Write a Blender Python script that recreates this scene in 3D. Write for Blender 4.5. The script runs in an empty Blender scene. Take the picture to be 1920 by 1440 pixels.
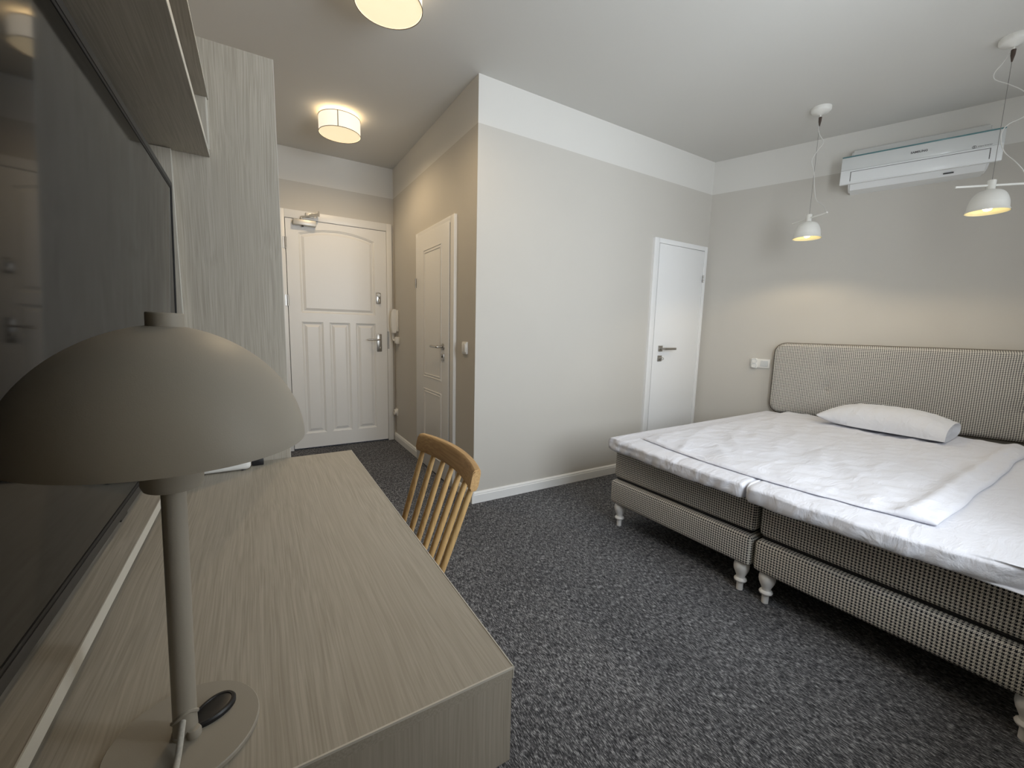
import bpy, bmesh, math, random
from math import sin, cos, pi, radians, sqrt
from mathutils import Vector, Matrix, noise
random.seed(4)
S = bpy.context.scene
COL = S.collection

# ------------------------------------------------------------------ camera
cam_d = bpy.data.cameras.new('camera')
cam_d.sensor_width = 36.0
cam_d.lens = 783.0 / 1920.0 * 36.0
cam_d.clip_start = 0.02
cam = bpy.data.objects.new('camera', cam_d)
COL.objects.link(cam)
Rm = Matrix(((0.854, 0.046, -0.518), (-0.519, 0.124, -0.846), (0.025, 0.991, 0.130)))
cam.matrix_world = Matrix.Translation((0, 0, 1.22)) @ Rm.to_quaternion().normalized().to_matrix().to_4x4()
S.camera = cam

# ------------------------------------------------------------------ view, world, daylight
S.view_settings.view_transform = 'Standard'
S.view_settings.look = 'None'
S.view_settings.gamma = 1.0
S.view_settings.use_curve_mapping = False
S.view_settings.exposure = 0.0
S.cycles.use_denoising = True
S.cycles.max_bounces = 10
S.cycles.diffuse_bounces = 6
S.cycles.sample_clamp_indirect = 4.0
S.cycles.caustics_reflective = False
S.cycles.caustics_refractive = False

W = bpy.data.worlds.new('sky')
S.world = W
W.use_nodes = True
bg = W.node_tree.nodes['Background']
bg.inputs['Color'].default_value = (0.72, 0.84, 1.0, 1)
bg.inputs['Strength'].default_value = 1.0

def area(name, loc, sx, sy, watts, col, look):
    l = bpy.data.lights.new(name, 'AREA')
    l.shape = 'RECTANGLE'; l.size = sx; l.size_y = sy
    l.energy = watts; l.color = col
    o = bpy.data.objects.new(name, l)
    o.location = loc
    o.rotation_euler = Vector(look).to_track_quat('-Z', 'Y').to_euler()
    COL.objects.link(o)
    return o
WIN = [(0.88, 2.06), (2.50, 3.70)]
WZ0, WZ1 = 0.85, 2.45
YB = -0.12      # inner face of the unseen window wall, thickened to shape the daylight
YW = -0.72      # unseen windows; reveals made deep to shade lamp and desk end
for (a, b), watts in zip(WIN, (72.0, 13.0)):
    area('window_daylight', ((a + b) / 2, YW + 0.02, (WZ0 + WZ1) / 2), b - a - 0.1, WZ1 - WZ0 - 0.1, watts, (0.86, 0.93, 1.0), (0, 1, -0.02))

# ------------------------------------------------------------------ materials
def nodes(m):
    m.use_nodes = True
    nt = m.node_tree
    return nt, nt.nodes, nt.links, nt.nodes['Principled BSDF']

def N(nt, typ, **kw):
    n = nt.nodes.new(typ)
    for k, v in kw.items():
        if k in n.inputs.keys(): n.inputs[k].default_value = v
        else: setattr(n, k, v)
    return n

def M_math(nt, op, a, b=None):
    n = nt.nodes.new('ShaderNodeMath'); n.operation = op
    for i, v in enumerate((a, b)):
        if v is None: continue
        if isinstance(v, (int, float)): n.inputs[i].default_value = v
        else: nt.links.new(v, n.inputs[i])
    return n.outputs[0]

def plain(name, col, rough=0.5, var=0.04, vscale=6.0, bump=0.0, bscale=200.0, metal=0.0, emit=None, estr=0.0, spec=0.5):
    m = bpy.data.materials.new(name)
    nt, ns, lk, b = nodes(m)
    tc = N(nt, 'ShaderNodeTexCoord')
    nz = N(nt, 'ShaderNodeTexNoise', Scale=vscale, Detail=4.0)
    lk.new(tc.outputs['Object'], nz.inputs['Vector'])
    mx = N(nt, 'ShaderNodeMix', data_type='RGBA')
    lk.new(nz.outputs['Fac'], mx.inputs['Factor'])
    mx.inputs['A'].default_value = (*[c * (1 - var) for c in col], 1)
    mx.inputs['B'].default_value = (*[min(1, c * (1 + var)) for c in col], 1)
    lk.new(mx.outputs['Result'], b.inputs['Base Color'])
    b.inputs['Roughness'].default_value = rough
    b.inputs['Metallic'].default_value = metal
    b.inputs['Specular IOR Level'].default_value = spec
    if bump:
        n2 = N(nt, 'ShaderNodeTexNoise', Scale=bscale, Detail=3.0)
        lk.new(tc.outputs['Object'], n2.inputs['Vector'])
        bp = N(nt, 'ShaderNodeBump', Strength=bump, Distance=0.002)
        lk.new(n2.outputs['Fac'], bp.inputs['Height'])
        lk.new(bp.outputs['Normal'], b.inputs['Normal'])
    if emit:
        b.inputs['Emission Color'].default_value = (*emit, 1)
        b.inputs['Emission Strength'].default_value = estr
    return m

def wood(name, axis, c0, c1, c2, fine=330.0, rough=0.5, bump=0.25):
    """light laminate with thin grain lines running along one axis"""
    m = bpy.data.materials.new(name)
    nt, ns, lk, b = nodes(m)
    tc = N(nt, 'ShaderNodeTexCoord')
    # slow wander of the grain
    mpw = N(nt, 'ShaderNodeMapping')
    sw = [5.0, 5.0, 5.0]; sw[axis] = 1.6
    mpw.inputs['Scale'].default_value = sw
    lk.new(tc.outputs['Object'], mpw.inputs['Vector'])
    wz = N(nt, 'ShaderNodeTexNoise', Scale=1.0, Detail=2.0)
    lk.new(mpw.outputs['Vector'], wz.inputs['Vector'])
    sub = N(nt, 'ShaderNodeVectorMath', operation='SUBTRACT')
    lk.new(wz.outputs['Color'], sub.inputs[0]); sub.inputs[1].default_value = (0.5, 0.5, 0.5)
    scl = N(nt, 'ShaderNodeVectorMath', operation='MULTIPLY')
    lk.new(sub.outputs[0], scl.inputs[0])
    k = [0.035, 0.035, 0.035]; k[axis] = 0.0
    scl.inputs[1].default_value = k
    add = N(nt, 'ShaderNodeVectorMath', operation='ADD')
    lk.new(tc.outputs['Object'], add.inputs[0]); lk.new(scl.outputs[0], add.inputs[1])
    def grain(sc, al, det):
        mp = N(nt, 'ShaderNodeMapping')
        s = [sc] * 3; s[axis] = al
        mp.inputs['Scale'].default_value = s
        lk.new(add.outputs[0], mp.inputs['Vector'])
        n = N(nt, 'ShaderNodeTexNoise', Scale=1.0, Detail=det)
        lk.new(mp.outputs['Vector'], n.inputs['Vector'])
        return n.outputs['Fac']
    g1 = grain(fine, 5.0, 2.0)
    g2 = grain(fine * 0.22, 2.2, 3.0)
    g3 = grain(9.0, 1.2, 2.0)
    mixg = M_math(nt, 'ADD', M_math(nt, 'MULTIPLY', g1, 0.86), M_math(nt, 'MULTIPLY', g2, 0.14))
    cr = N(nt, 'ShaderNodeValToRGB')
    cr.color_ramp.elements[0].position = 0.33; cr.color_ramp.elements[0].color = (*c0, 1)
    cr.color_ramp.elements[1].position = 0.66; cr.color_ramp.elements[1].color = (*c1, 1)
    lk.new(mixg, cr.inputs['Fac'])
    mx = N(nt, 'ShaderNodeMix', data_type='RGBA')
    f = M_math(nt, 'MULTIPLY', M_math(nt, 'SUBTRACT', g3, 0.40), 2.0)
    f2 = N(nt, 'ShaderNodeClamp'); lk.new(f, f2.inputs['Value']); f2.inputs['Max'].default_value = 0.55
    lk.new(f2.outputs[0], mx.inputs['Factor'])
    lk.new(cr.outputs['Color'], mx.inputs['A']); mx.inputs['B'].default_value = (*c2, 1)
    lk.new(mx.outputs['Result'], b.inputs['Base Color'])
    b.inputs['Roughness'].default_value = rough
    b.inputs['Specular IOR Level'].default_value = 0.35
    if bump:
        bp = N(nt, 'ShaderNodeBump', Strength=bump, Distance=0.0006)
        lk.new(g1, bp.inputs['Height'])
        lk.new(bp.outputs['Normal'], b.inputs['Normal'])
    return m

def dogtooth(name, light, dark, period=0.0118):
    m = bpy.data.materials.new(name)
    nt, ns, lk, b = nodes(m)
    uv = N(nt, 'ShaderNodeUVMap')
    mp = N(nt, 'ShaderNodeMapping'); mp.inputs['Scale'].default_value = (1 / period, 1 / period, 1)
    lk.new(uv.outputs['UV'], mp.inputs['Vector'])
    wob = N(nt, 'ShaderNodeTexNoise', Scale=0.09, Detail=2.0)
    lk.new(mp.outputs['Vector'], wob.inputs['Vector'])
    wsub = N(nt, 'ShaderNodeVectorMath', operation='SUBTRACT'); wsub.inputs[1].default_value = (0.5, 0.5, 0.5)
    lk.new(wob.outputs['Color'], wsub.inputs[0])
    wsc = N(nt, 'ShaderNodeVectorMath', operation='SCALE'); lk.new(wsub.outputs[0], wsc.inputs[0]); wsc.inputs['Scale'].default_value = 0.4
    wadd = N(nt, 'ShaderNodeVectorMath', operation='ADD')
    lk.new(mp.outputs['Vector'], wadd.inputs[0]); lk.new(wsc.outputs[0], wadd.inputs[1])
    sx = N(nt, 'ShaderNodeSeparateXYZ'); lk.new(wadd.outputs[0], sx.inputs[0])
    u, v = sx.outputs[0], sx.outputs[1]
    A = M_math(nt, 'LESS_THAN', M_math(nt, 'FRACT', u), 0.5)
    B = M_math(nt, 'LESS_THAN', M_math(nt, 'FRACT', v), 0.5)
    D = M_math(nt, 'LESS_THAN', M_math(nt, 'FRACT', M_math(nt, 'MULTIPLY', M_math(nt, 'ADD', u, v), 2.0)), 0.42)
    AB = M_math(nt, 'MULTIPLY', A, B)
    X = M_math(nt, 'ABSOLUTE', M_math(nt, 'SUBTRACT', A, B))
    dk = M_math(nt, 'ADD', AB, M_math(nt, 'MULTIPLY', X, D))
    nz = N(nt, 'ShaderNodeTexNoise', Scale=900.0, Detail=2.0)
    lk.new(uv.outputs['UV'], nz.inputs['Vector'])
    mx = N(nt, 'ShaderNodeMix', data_type='RGBA')
    lk.new(dk, mx.inputs['Factor'])
    mx.inputs['A'].default_value = (*light, 1); mx.inputs['B'].default_value = (*dark, 1)
    hs = N(nt, 'ShaderNodeHueSaturation')
    lk.new(mx.outputs['Result'], hs.inputs['Color'])
    lk.new(M_math(nt, 'ADD', M_math(nt, 'MULTIPLY', nz.outputs['Fac'], 0.4), 0.80), hs.inputs['Value'])
    lk.new(hs.outputs['Color'], b.inputs['Base Color'])
    b.inputs['Roughness'].default_value = 0.9
    b.inputs['Specular IOR Level'].default_value = 0.15
    bp = N(nt, 'ShaderNodeBump', Strength=0.3, Distance=0.001)
    lk.new(nz.outputs['Fac'], bp.inputs['Height']); lk.new(bp.outputs['Normal'], b.inputs['Normal'])
    return m

def carpet_mat():
    m = bpy.data.materials.new('charcoal_flecked_carpet')
    nt, ns, lk, b = nodes(m)
    tc = N(nt, 'ShaderNodeTexCoord')
    def nzz(sx, sy, det, rough=0.6, rot=0.0):
        mp = N(nt, 'ShaderNodeMapping'); mp.inputs['Scale'].default_value = (sx, sy, 60)
        mp.inputs['Rotation'].default_value = (0, 0, rot)
        lk.new(tc.outputs['Object'], mp.inputs['Vector'])
        n = N(nt, 'ShaderNodeTexNoise', Scale=1.0, Detail=det, Roughness=rough)
        lk.new(mp.outputs['Vector'], n.inputs['Vector'])
        return n.outputs['Fac']
    a = nzz(300, 62, 4.0, 0.7)
    c = nzz(70, 26, 2.0)
    big = nzz(2.2, 1.5, 3.0)
    v = M_math(nt, 'ADD', M_math(nt, 'MULTIPLY', a, 0.74), M_math(nt, 'MULTIPLY', c, 0.20))
    v = M_math(nt, 'ADD', v, M_math(nt, 'MULTIPLY', big, 0.06))
    cr = N(nt, 'ShaderNodeValToRGB')
    e = cr.color_ramp.elements
    e[0].position = 0.36; e[0].color = (0.010, 0.0105, 0.0125, 1)
    e[1].position = 0.64; e[1].color = (0.50, 0.505, 0.52, 1)
    k = cr.color_ramp.elements.new(0.50); k.color = (0.088, 0.089, 0.097, 1)
    lk.new(v, cr.inputs['Fac'])
    lk.new(cr.outputs['Color'], b.inputs['Base Color'])
    b.inputs['Roughness'].default_value = 1.0
    b.inputs['Specular IOR Level'].default_value = 0.05
    bp = N(nt, 'ShaderNodeBump', Strength=0.8, Distance=0.004)
    lk.new(a, bp.inputs['Height']); lk.new(bp.outputs['Normal'], b.inputs['Normal'])
    return m

def sheet_mat(name, col, sc=9.0, strength=0.5):
    m = bpy.data.materials.new(name)
    nt, ns, lk, b = nodes(m)
    tc = N(nt, 'ShaderNodeTexCoord')
    mp = N(nt, 'ShaderNodeMapping'); mp.inputs['Scale'].default_value = (0.6, 1.5, 1.0); mp.inputs['Rotation'].default_value = (0, 0, 0.5)
    lk.new(tc.outputs['Object'], mp.inputs['Vector'])
    n1 = N(nt, 'ShaderNodeTexNoise', Scale=sc, Detail=5.0, Roughness=0.55, Distortion=0.6)
    lk.new(mp.outputs['Vector'], n1.inputs['Vector'])
    n2 = N(nt, 'ShaderNodeTexNoise', Scale=900.0, Detail=1.0)
    lk.new(tc.outputs['Object'], n2.inputs['Vector'])
    h = M_math(nt, 'ADD', n1.outputs['Fac'], M_math(nt, 'MULTIPLY', n2.outputs['Fac'], 0.02))
    bp = N(nt, 'ShaderNodeBump', Strength=strength, Distance=0.02)
    lk.new(h, bp.inputs['Height']); lk.new(bp.outputs['Normal'], b.inputs['Normal'])
    b.inputs['Base Color'].default_value = (*col, 1)
    b.inputs['Roughness'].default_value = 0.85
    b.inputs['Specular IOR Level'].default_value = 0.2
    b.inputs['Sheen Weight'].default_value = 0.1
    return m

M = {}
M['wall'] = plain('warm_grey_wall_paint', (0.585, 0.56, 0.515), 0.85, 0.015, 3.0, 0.25, 420.0, spec=0.2)
M['band'] = plain('pale_wall_band_paint', (0.71, 0.695, 0.66), 0.85, 0.012, 3.0, 0.2, 420.0, spec=0.2)
M['ceil'] = plain('ceiling_paint', (0.63, 0.62, 0.59), 0.9, 0.012, 2.0, 0.2, 420.0, spec=0.2)
M['carpet'] = carpet_mat()
M['door'] = plain('white_door_lacquer', (0.80, 0.79, 0.765), 0.38, 0.01, 4.0)
M['doorwhite'] = plain('white_flat_door_lacquer', (0.84, 0.84, 0.835), 0.35, 0.01, 4.0)
M['base'] = plain('white_skirting', (0.86, 0.86, 0.85), 0.4, 0.01)
wc = ((0.352, 0.316, 0.258), (0.475, 0.436, 0.368), (0.418, 0.380, 0.314))
M['wood_y'] = wood('pale_ash_laminate_along', 1, *wc)
M['wood_z'] = wood('pale_ash_laminate_upright', 2, *wc)
M['wood_x'] = wood('pale_ash_laminate_across', 0, *wc)
M['edge'] = plain('pale_edge_banding', (0.62, 0.595, 0.53), 0.45, 0.05, 40.0)
M['oak'] = wood('oiled_oak', 2, (0.50, 0.31, 0.125), (0.68, 0.46, 0.21), (0.60, 0.39, 0.17), fine=200.0, rough=0.45, bump=0.1)
M['oak_y'] = wood('oiled_oak_rail', 1, (0.42, 0.25, 0.105), (0.58, 0.375, 0.175), (0.50, 0.315, 0.14), fine=200.0, rough=0.45, bump=0.1)
M['dog'] = dogtooth('black_and_cream_dogtooth_fabric', (0.78, 0.75, 0.68), (0.022, 0.023, 0.030))
M['piping'] = plain('brown_piping', (0.10, 0.075, 0.055), 0.8)
M['sheet'] = sheet_mat('white_cotton_sheet', (0.70, 0.705, 0.755), 9.0, 0.6)
M['duvet'] = sheet_mat('white_cotton_duvet', (0.71, 0.715, 0.765), 12.0, 0.42)
M['pillow'] = sheet_mat('white_cotton_pillowcase', (0.73, 0.735, 0.77), 10.0, 0.6)
M['leg'] = plain('white_turned_wood', (0.80, 0.79, 0.77), 0.35)
M['lamp'] = plain('warm_grey_lamp_lacquer', (0.355, 0.325, 0.272), 0.52, 0.02, 30.0, 0.05, 900.0)
M['lampin'] = plain('white_lamp_inside', (0.8, 0.79, 0.76), 0.5)
M['cordcloth'] = plain('pale_textile_cord', (0.52, 0.50, 0.45), 0.8, 0.3, 400.0)
M['black'] = plain('black_plastic', (0.012, 0.012, 0.014), 0.4)
M['tvscreen'] = plain('black_glass_screen', (0.006, 0.006, 0.0065), 0.05, 0.0, 6.0, spec=0.15)
M['bezel'] = plain('dark_grey_bezel', (0.022, 0.022, 0.023), 0.4)
M['bezelin'] = plain('black_bezel_and_gap_shade', (0.005, 0.005, 0.006), 0.5)
M['steel'] = plain('brushed_steel', (0.42, 0.40, 0.37), 0.3, 0.1, 60.0, metal=1.0)
M['gapshade'] = plain('gap_shade_dark', (0.05, 0.048, 0.045), 0.5)  # near-black colour standing in for shade inside gaps and holes
M['silver'] = plain('silver_paint', (0.55, 0.53, 0.49), 0.4, metal=0.4)
M['plastic'] = plain('white_plastic', (0.82, 0.81, 0.78), 0.35)
M['acwhite'] = plain('white_gloss_plastic', (0.83, 0.85, 0.86), 0.2)
M['acgrey'] = plain('pale_grey_gloss_plastic', (0.66, 0.68, 0.68), 0.12)
M['teal'] = plain('teal_glass_edge', (0.10, 0.22, 0.24), 0.15)
M['ink'] = plain('dark_print', (0.03, 0.03, 0.035), 0.5)
M['pend'] = plain('white_enamel', (0.80, 0.79, 0.75), 0.35)
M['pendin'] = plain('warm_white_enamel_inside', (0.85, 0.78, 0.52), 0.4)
M['bulb'] = plain('lit_bulb', (1, 0.9, 0.7), 0.5, emit=(1.0, 0.86, 0.55), estr=7.0)
M['brownplug'] = plain('brown_strain_relief', (0.06, 0.04, 0.03), 0.5)
M['wire'] = plain('steel_wire', (0.22, 0.21, 0.20), 0.4, metal=0.6)
M['whitecord'] = plain('white_cable', (0.66, 0.65, 0.62), 0.5)
M['rim'] = plain('grey_shade_wire', (0.20, 0.17, 0.13), 0.6)

def shade_mat(name, col, estr, mott):
    m = bpy.data.materials.new(name)
    nt, ns, lk, b = nodes(m)
    tc = N(nt, 'ShaderNodeTexCoord')
    nz = N(nt, 'ShaderNodeTexNoise', Scale=14.0, Detail=4.0)
    lk.new(tc.outputs['Object'], nz.inputs['Vector'])
    mx = N(nt, 'ShaderNodeMix', data_type='RGBA')
    lk.new(nz.outputs['Fac'], mx.inputs['Factor'])
    mx.inputs['A'].default_value = (*[c * (1 - mott) for c in col], 1); mx.inputs['B'].default_value = (*col, 1)
    lk.new(mx.outputs['Result'], b.inputs['Emission Color'])
    b.inputs['Emission Strength'].default_value = estr
    b.inputs['Base Color'].default_value = (0.75, 0.68, 0.55, 1)
    b.inputs['Roughness'].default_value = 0.8
    return m
M['shade'] = shade_mat('lit_fabric_shade', (1.0, 0.86, 0.68), 1.0, 0.22)
M['diffuser'] = shade_mat('lit_fabric_diffuser', (1.0, 0.79, 0.49), 0.88, 0.15)

def glass_mat():
    m = bpy.data.materials.new('window_glass')
    nt, ns, lk, b = nodes(m)
    b.inputs['Transmission Weight'].default_value = 1.0
    b.inputs['Roughness'].default_value = 0.0
    b.inputs['IOR'].default_value = 1.45
    return m
M['glass'] = glass_mat()

# ------------------------------------------------------------------ building helpers
def thing(name, label, cat, loc=(0, 0, 0), rotz=0.0, group=None, kind=None):
    o = bpy.data.objects.new(name, None)
    COL.objects.link(o)
    o.empty_display_size = 0.05
    o.location = loc; o.rotation_euler = (0, 0, rotz)
    tag(o, label, cat, group, kind)
    return o

def tag(o, label=None, cat=None, group=None, kind=None):
    if label: o['label'] = label
    if cat: o['category'] = cat
    if group: o['group'] = group
    if kind: o['kind'] = kind
    return o

def root_matrix(o):
    while o.parent: o = o.parent
    return Matrix.Translation(o.location) @ o.rotation_euler.to_matrix().to_4x4()

def obj(name, bm, mats, parent=None, smooth=True, angle=40, local=False, recalc=True):
    """link a bmesh as one object; geometry is in world space unless local"""
    if recalc: bmesh.ops.recalc_face_normals(bm, faces=bm.faces)
    uvl = bm.loops.layers.uv.verify()
    for f in bm.faces:
        n = f.normal; ax = max(range(3), key=lambda i: abs(n[i]))
        iu, iv = ((1, 2), (0, 2), (1, 0))[ax]
        for l in f.loops:
            c = l.vert.co; l[uvl].uv = (c[iu], c[iv])
    if parent and not local:
        bm.transform(root_matrix(parent).inverted())
    me = bpy.data.meshes.new(name)
    bm.to_mesh(me); bm.free()
    if not isinstance(mats, (list, tuple)): mats = [mats]
    for m in mats: me.materials.append(m)
    if smooth:
        for p in me.polygons: p.use_smooth = True
        me.set_sharp_from_angle(angle=radians(angle))
    o = bpy.data.objects.new(name, me)
    COL.objects.link(o)
    if parent: o.parent = parent
    return o

def box(bm, lo, hi, bev=0.0, seg=2, mi=0):
    r = bmesh.ops.create_cube(bm, size=1.0)
    vs = r['verts']
    for v in vs:
        v.co = Vector([lo[i] + (v.co[i] + 0.5) * (hi[i] - lo[i]) for i in range(3)])
    fs = list({f for v in vs for f in v.link_faces})
    for f in fs: f.material_index = mi
    if bev:
        es = list({e for v in vs for e in v.link_edges})
        bmesh.ops.bevel(bm, geom=es, offset=bev, segments=seg, affect='EDGES', profile=0.5, clamp_overlap=True)
    return bm

def bx(lo, hi, bev=0.0, seg=2):
    return box(bmesh.new(), lo, hi, bev, seg)

def lathe(prof, c=(0, 0, 0), seg=32, bm=None, axis=None):
    """profile list of (r, z) turned about z through c"""
    bm = bm or bmesh.new()
    rings = []
    q = None
    if axis is not None:
        q = Vector(axis).normalized().to_track_quat('Z', 'Y')
    def P(r, a, z):
        p = Vector((r * cos(a), r * sin(a), z))
        if q: p = q @ p
        return p + Vector(c)
    for r, z in prof:
        if r < 1e-6: rings.append([bm.verts.new(P(0, 0, z))])
        else: rings.append([bm.verts.new(P(r, 2 * pi * i / seg, z)) for i in range(seg)])
    for A, B in zip(rings, rings[1:]):
        for i in range(seg):
            j = (i + 1) % seg
            if len(A) == 1 and len(B) == 1: continue
            if len(A) == 1: bm.faces.new((A[0], B[j], B[i]))
            elif len(B) == 1: bm.faces.new((A[i], A[j], B[0]))
            else: bm.faces.new((A[i], A[j], B[j], B[i]))
    return bm

def tube(pts, r, seg=8, bm=None, rend=None, closed=False):
    bm = bm or bmesh.new()
    pts = [Vector(p) for p in pts]
    n = len(pts)
    rings = []
    up = None
    for i, p in enumerate(pts):
        a = pts[(i - 1) % n] if closed else pts[max(i - 1, 0)]
        b = pts[(i + 1) % n] if closed else pts[min(i + 1, n - 1)]
        d = (b - a).normalized()
        if up is None:
            up = Vector((0, 0, 1)) if abs(d.z) < 0.9 else Vector((1, 0, 0))
        s = d.cross(up).normalized(); up = s.cross(d).normalized()
        rr = r if rend is None else r + (rend - r) * i / (n - 1)
        rings.append([bm.verts.new(p + s * rr * cos(2 * pi * k / seg) + up * rr * sin(2 * pi * k / seg)) for k in range(seg)])
    m = n if closed else n - 1
    for i in range(m):
        A, B = rings[i], rings[(i + 1) % n]
        for k in range(seg):
            j = (k + 1) % seg
            bm.faces.new((A[k], A[j], B[j], B[k]))
    if not closed:
        bm.faces.new(rings[0][::-1]); bm.faces.new(rings[-1])
    return bm

def spline(pts, k=6):
    P = [Vector(p) for p in pts]; out = []
    for i in range(len(P) - 1):
        a, b, c, d = P[max(i - 1, 0)], P[i], P[i + 1], P[min(i + 2, len(P) - 1)]
        for j in range(k):
            t = j / k
            out.append(0.5 * ((2 * b) + (c - a) * t + (2 * a - 5 * b + 4 * c - d) * t * t + (3 * b - a - 3 * c + d) * t ** 3))
    out.append(P[-1])
    return out

def prism(poly, fn, d0, d1, bm=None):
    """extrude polygon (list of 2-tuples); fn(a, b, d) -> xyz"""
    bm = bm or bmesh.new()
    A = [bm.verts.new(fn(a, b, d0)) for a, b in poly]
    B = [bm.verts.new(fn(a, b, d1)) for a, b in poly]
    n = len(poly)
    bm.faces.new(A); bm.faces.new(B[::-1])
    for i in range(n):
        j = (i + 1) % n
        bm.faces.new((A[i], B[i], B[j], A[j]))
    return bm

def soft_box(lo, hi, r, cuts=24, disp=None):
    bm = bmesh.new()
    bmesh.ops.create_cube(bm, size=2.0)
    bmesh.ops.subdivide_edges(bm, edges=bm.edges[:], cuts=cuts, use_grid_fill=True)
    lo, hi = Vector(lo), Vector(hi); c = (lo + hi) / 2; h = (hi - lo) / 2
    rr = Vector((min(r, h.x), min(r, h.y), min(r, h.z)))
    for v in bm.verts:
        # concentrate samples near the rims
        p = Vector([c[i] + h[i] * (1 if v.co[i] > 0 else -1) * (1 - (1 - abs(v.co[i])) ** 1.35) for i in range(3)])
        q = Vector([min(max(p[i], lo[i] + rr[i]), hi[i] - rr[i]) for i in range(3)])
        d = Vector([(p[i] - q[i]) / rr[i] for i in range(3)])
        if d.length > 1e-9:
            d.normalize()
            p = q + Vector([d[i] * rr[i] for i in range(3)])
        v.co = p
        if disp:
            v.co = disp(p, d)
    return bm

def disc_ring(rings, bm=None, cap=True):
    """connect closed loops of equal length; last one is capped"""
    bm = bm or bmesh.new()
    V = [[bm.verts.new(p) for p in r] for r in rings]
    n = len(V[0])
    for A, B in zip(V, V[1:]):
        for i in range(n):
            j = (i + 1) % n
            bm.faces.new((A[i], A[j], B[j], B[i]))
    if cap: bm.faces.new(V[-1])
    return bm

def text_mesh(name, body, size, origin, xdir, zdir, mat, parent, depth=0.0004, bold=0.0):
    c = bpy.data.curves.new(name, 'FONT')
    c.body = body; c.size = size; c.extrude = depth; c.offset = bold
    c.align_x = 'LEFT'; c.align_y = 'BOTTOM'
    t = bpy.data.objects.new(name, c); COL.objects.link(t)
    bpy.context.view_layer.update()
    me = bpy.data.meshes.new_from_object(t.evaluated_get(bpy.context.evaluated_depsgraph_get()))
    bpy.data.objects.remove(t); bpy.data.curves.remove(c)
    X, Y = Vector(xdir), Vector(zdir); Z = X.cross(Y)
    for v in me.vertices:
        v.co = Vector(origin) + X * v.co.x + Y * v.co.y + Z * v.co.z
    me.materials.clear(); me.materials.append(mat)
    me.name = name
    o = bpy.data.objects.new(name, me); COL.objects.link(o); o.parent = parent
    return o

# ------------------------------------------------------------------ room shell
HC = 2.785; ZB = 2.50
def wall(name, P0, h, n, L, label, openings=(), z0=0.0, z1=HC, th=0.12):
    """wall along unit h from P0, thickness along n (away from the room)"""
    bm = bmesh.new()
    us = sorted({0.0, L} | {u for o in openings for u in o[:2]})
    zs = sorted({z0, ZB, z1} | {z for o in openings for z in o[2:]})
    P0, h, n = Vector(P0), Vector(h), Vector(n)
    for ua, ub in zip(us, us[1:]):
        for za, zb in zip(zs, zs[1:]):
            um, zm = (ua + ub) / 2, (za + zb) / 2
            if any(o[0] < um < o[1] and o[2] < zm < o[3] for o in openings): continue
            vs = [bm.verts.new(P0 + h * u + n * d + Vector((0, 0, z))) for d in (0, th) for z in (za, zb) for u in (ua, ub)]
            for q in ((0, 1, 3, 2), (4, 6, 7, 5), (0, 4, 5, 1), (2, 3, 7, 6), (0, 2, 6, 4), (1, 5, 7, 3)):
                f = bm.faces.new([vs[i] for i in q]); f.material_index = 1 if zm > ZB else 0
    o = obj(name, bm, [M['wall'], M['band']], smooth=False)
    return tag(o, label, 'wall', kind='structure')

o = obj('floor', bx((-0.7, -1.0, -0.1), (5.3, 4.7, 0.0)), M['carpet'], smooth=False)
tag(o, 'charcoal flecked carpet floor', 'floor', kind='structure')
o = obj('ceiling', bx((-0.7, -1.0, HC), (5.3, 4.7, HC + 0.1)), M['ceil'], smooth=False)
tag(o, 'plain pale ceiling', 'ceiling', kind='structure')
wall('wall_left', (-0.45, YB, 0), (0, 1, 0), (-1, 0, 0), 4.45 - YB, 'wall behind the desk and television unit')
wall('wall_entry', (-0.57, 4.45, 0), (1, 0, 0), (0, 1, 0), 1.94, 'corridor end wall around the panelled entrance door',
     [(0.24 + 0.57, 1.19 + 0.57, 0.0, 2.215)])
wall('wall_corridor', (1.25, 2.637, 0), (0, 1, 0), (1, 0, 0), 1.813, 'corridor side wall with the bathroom door',
     [(2.885 - 2.637, 3.645 - 2.637, 0.0, 1.985)])
wall('wall_closet', (1.25, 2.527, 0), (1, 0, 0), (0, 1, 0), 2.43, 'pale grey wall facing the room with the flat closet door',
     [(2.955 - 1.25, 3.62 - 1.25, 0.0, 1.995)], th=0.11)
WR = Vector((3.672, 2.529, 0)); TR = Vector((0.3219, -0.9468, 0)); NR = Vector((0.9468, 0.3219, 0))
THR = math.atan2(TR.y, TR.x)
wall('wall_right', WR, TR, NR, 3.47, 'oblique wall behind the headboard and air conditioner')
wall('wall_back', (-0.57, YB, 0), (1, 0, 0), (0, -1, 0), 5.50, 'window wall behind the camera',
     [(a + 0.57, b + 0.57, WZ0, WZ1) for a, b in WIN], th=0.70)  # unseen wall, made thick so its reveals keep light off the desk

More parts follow.
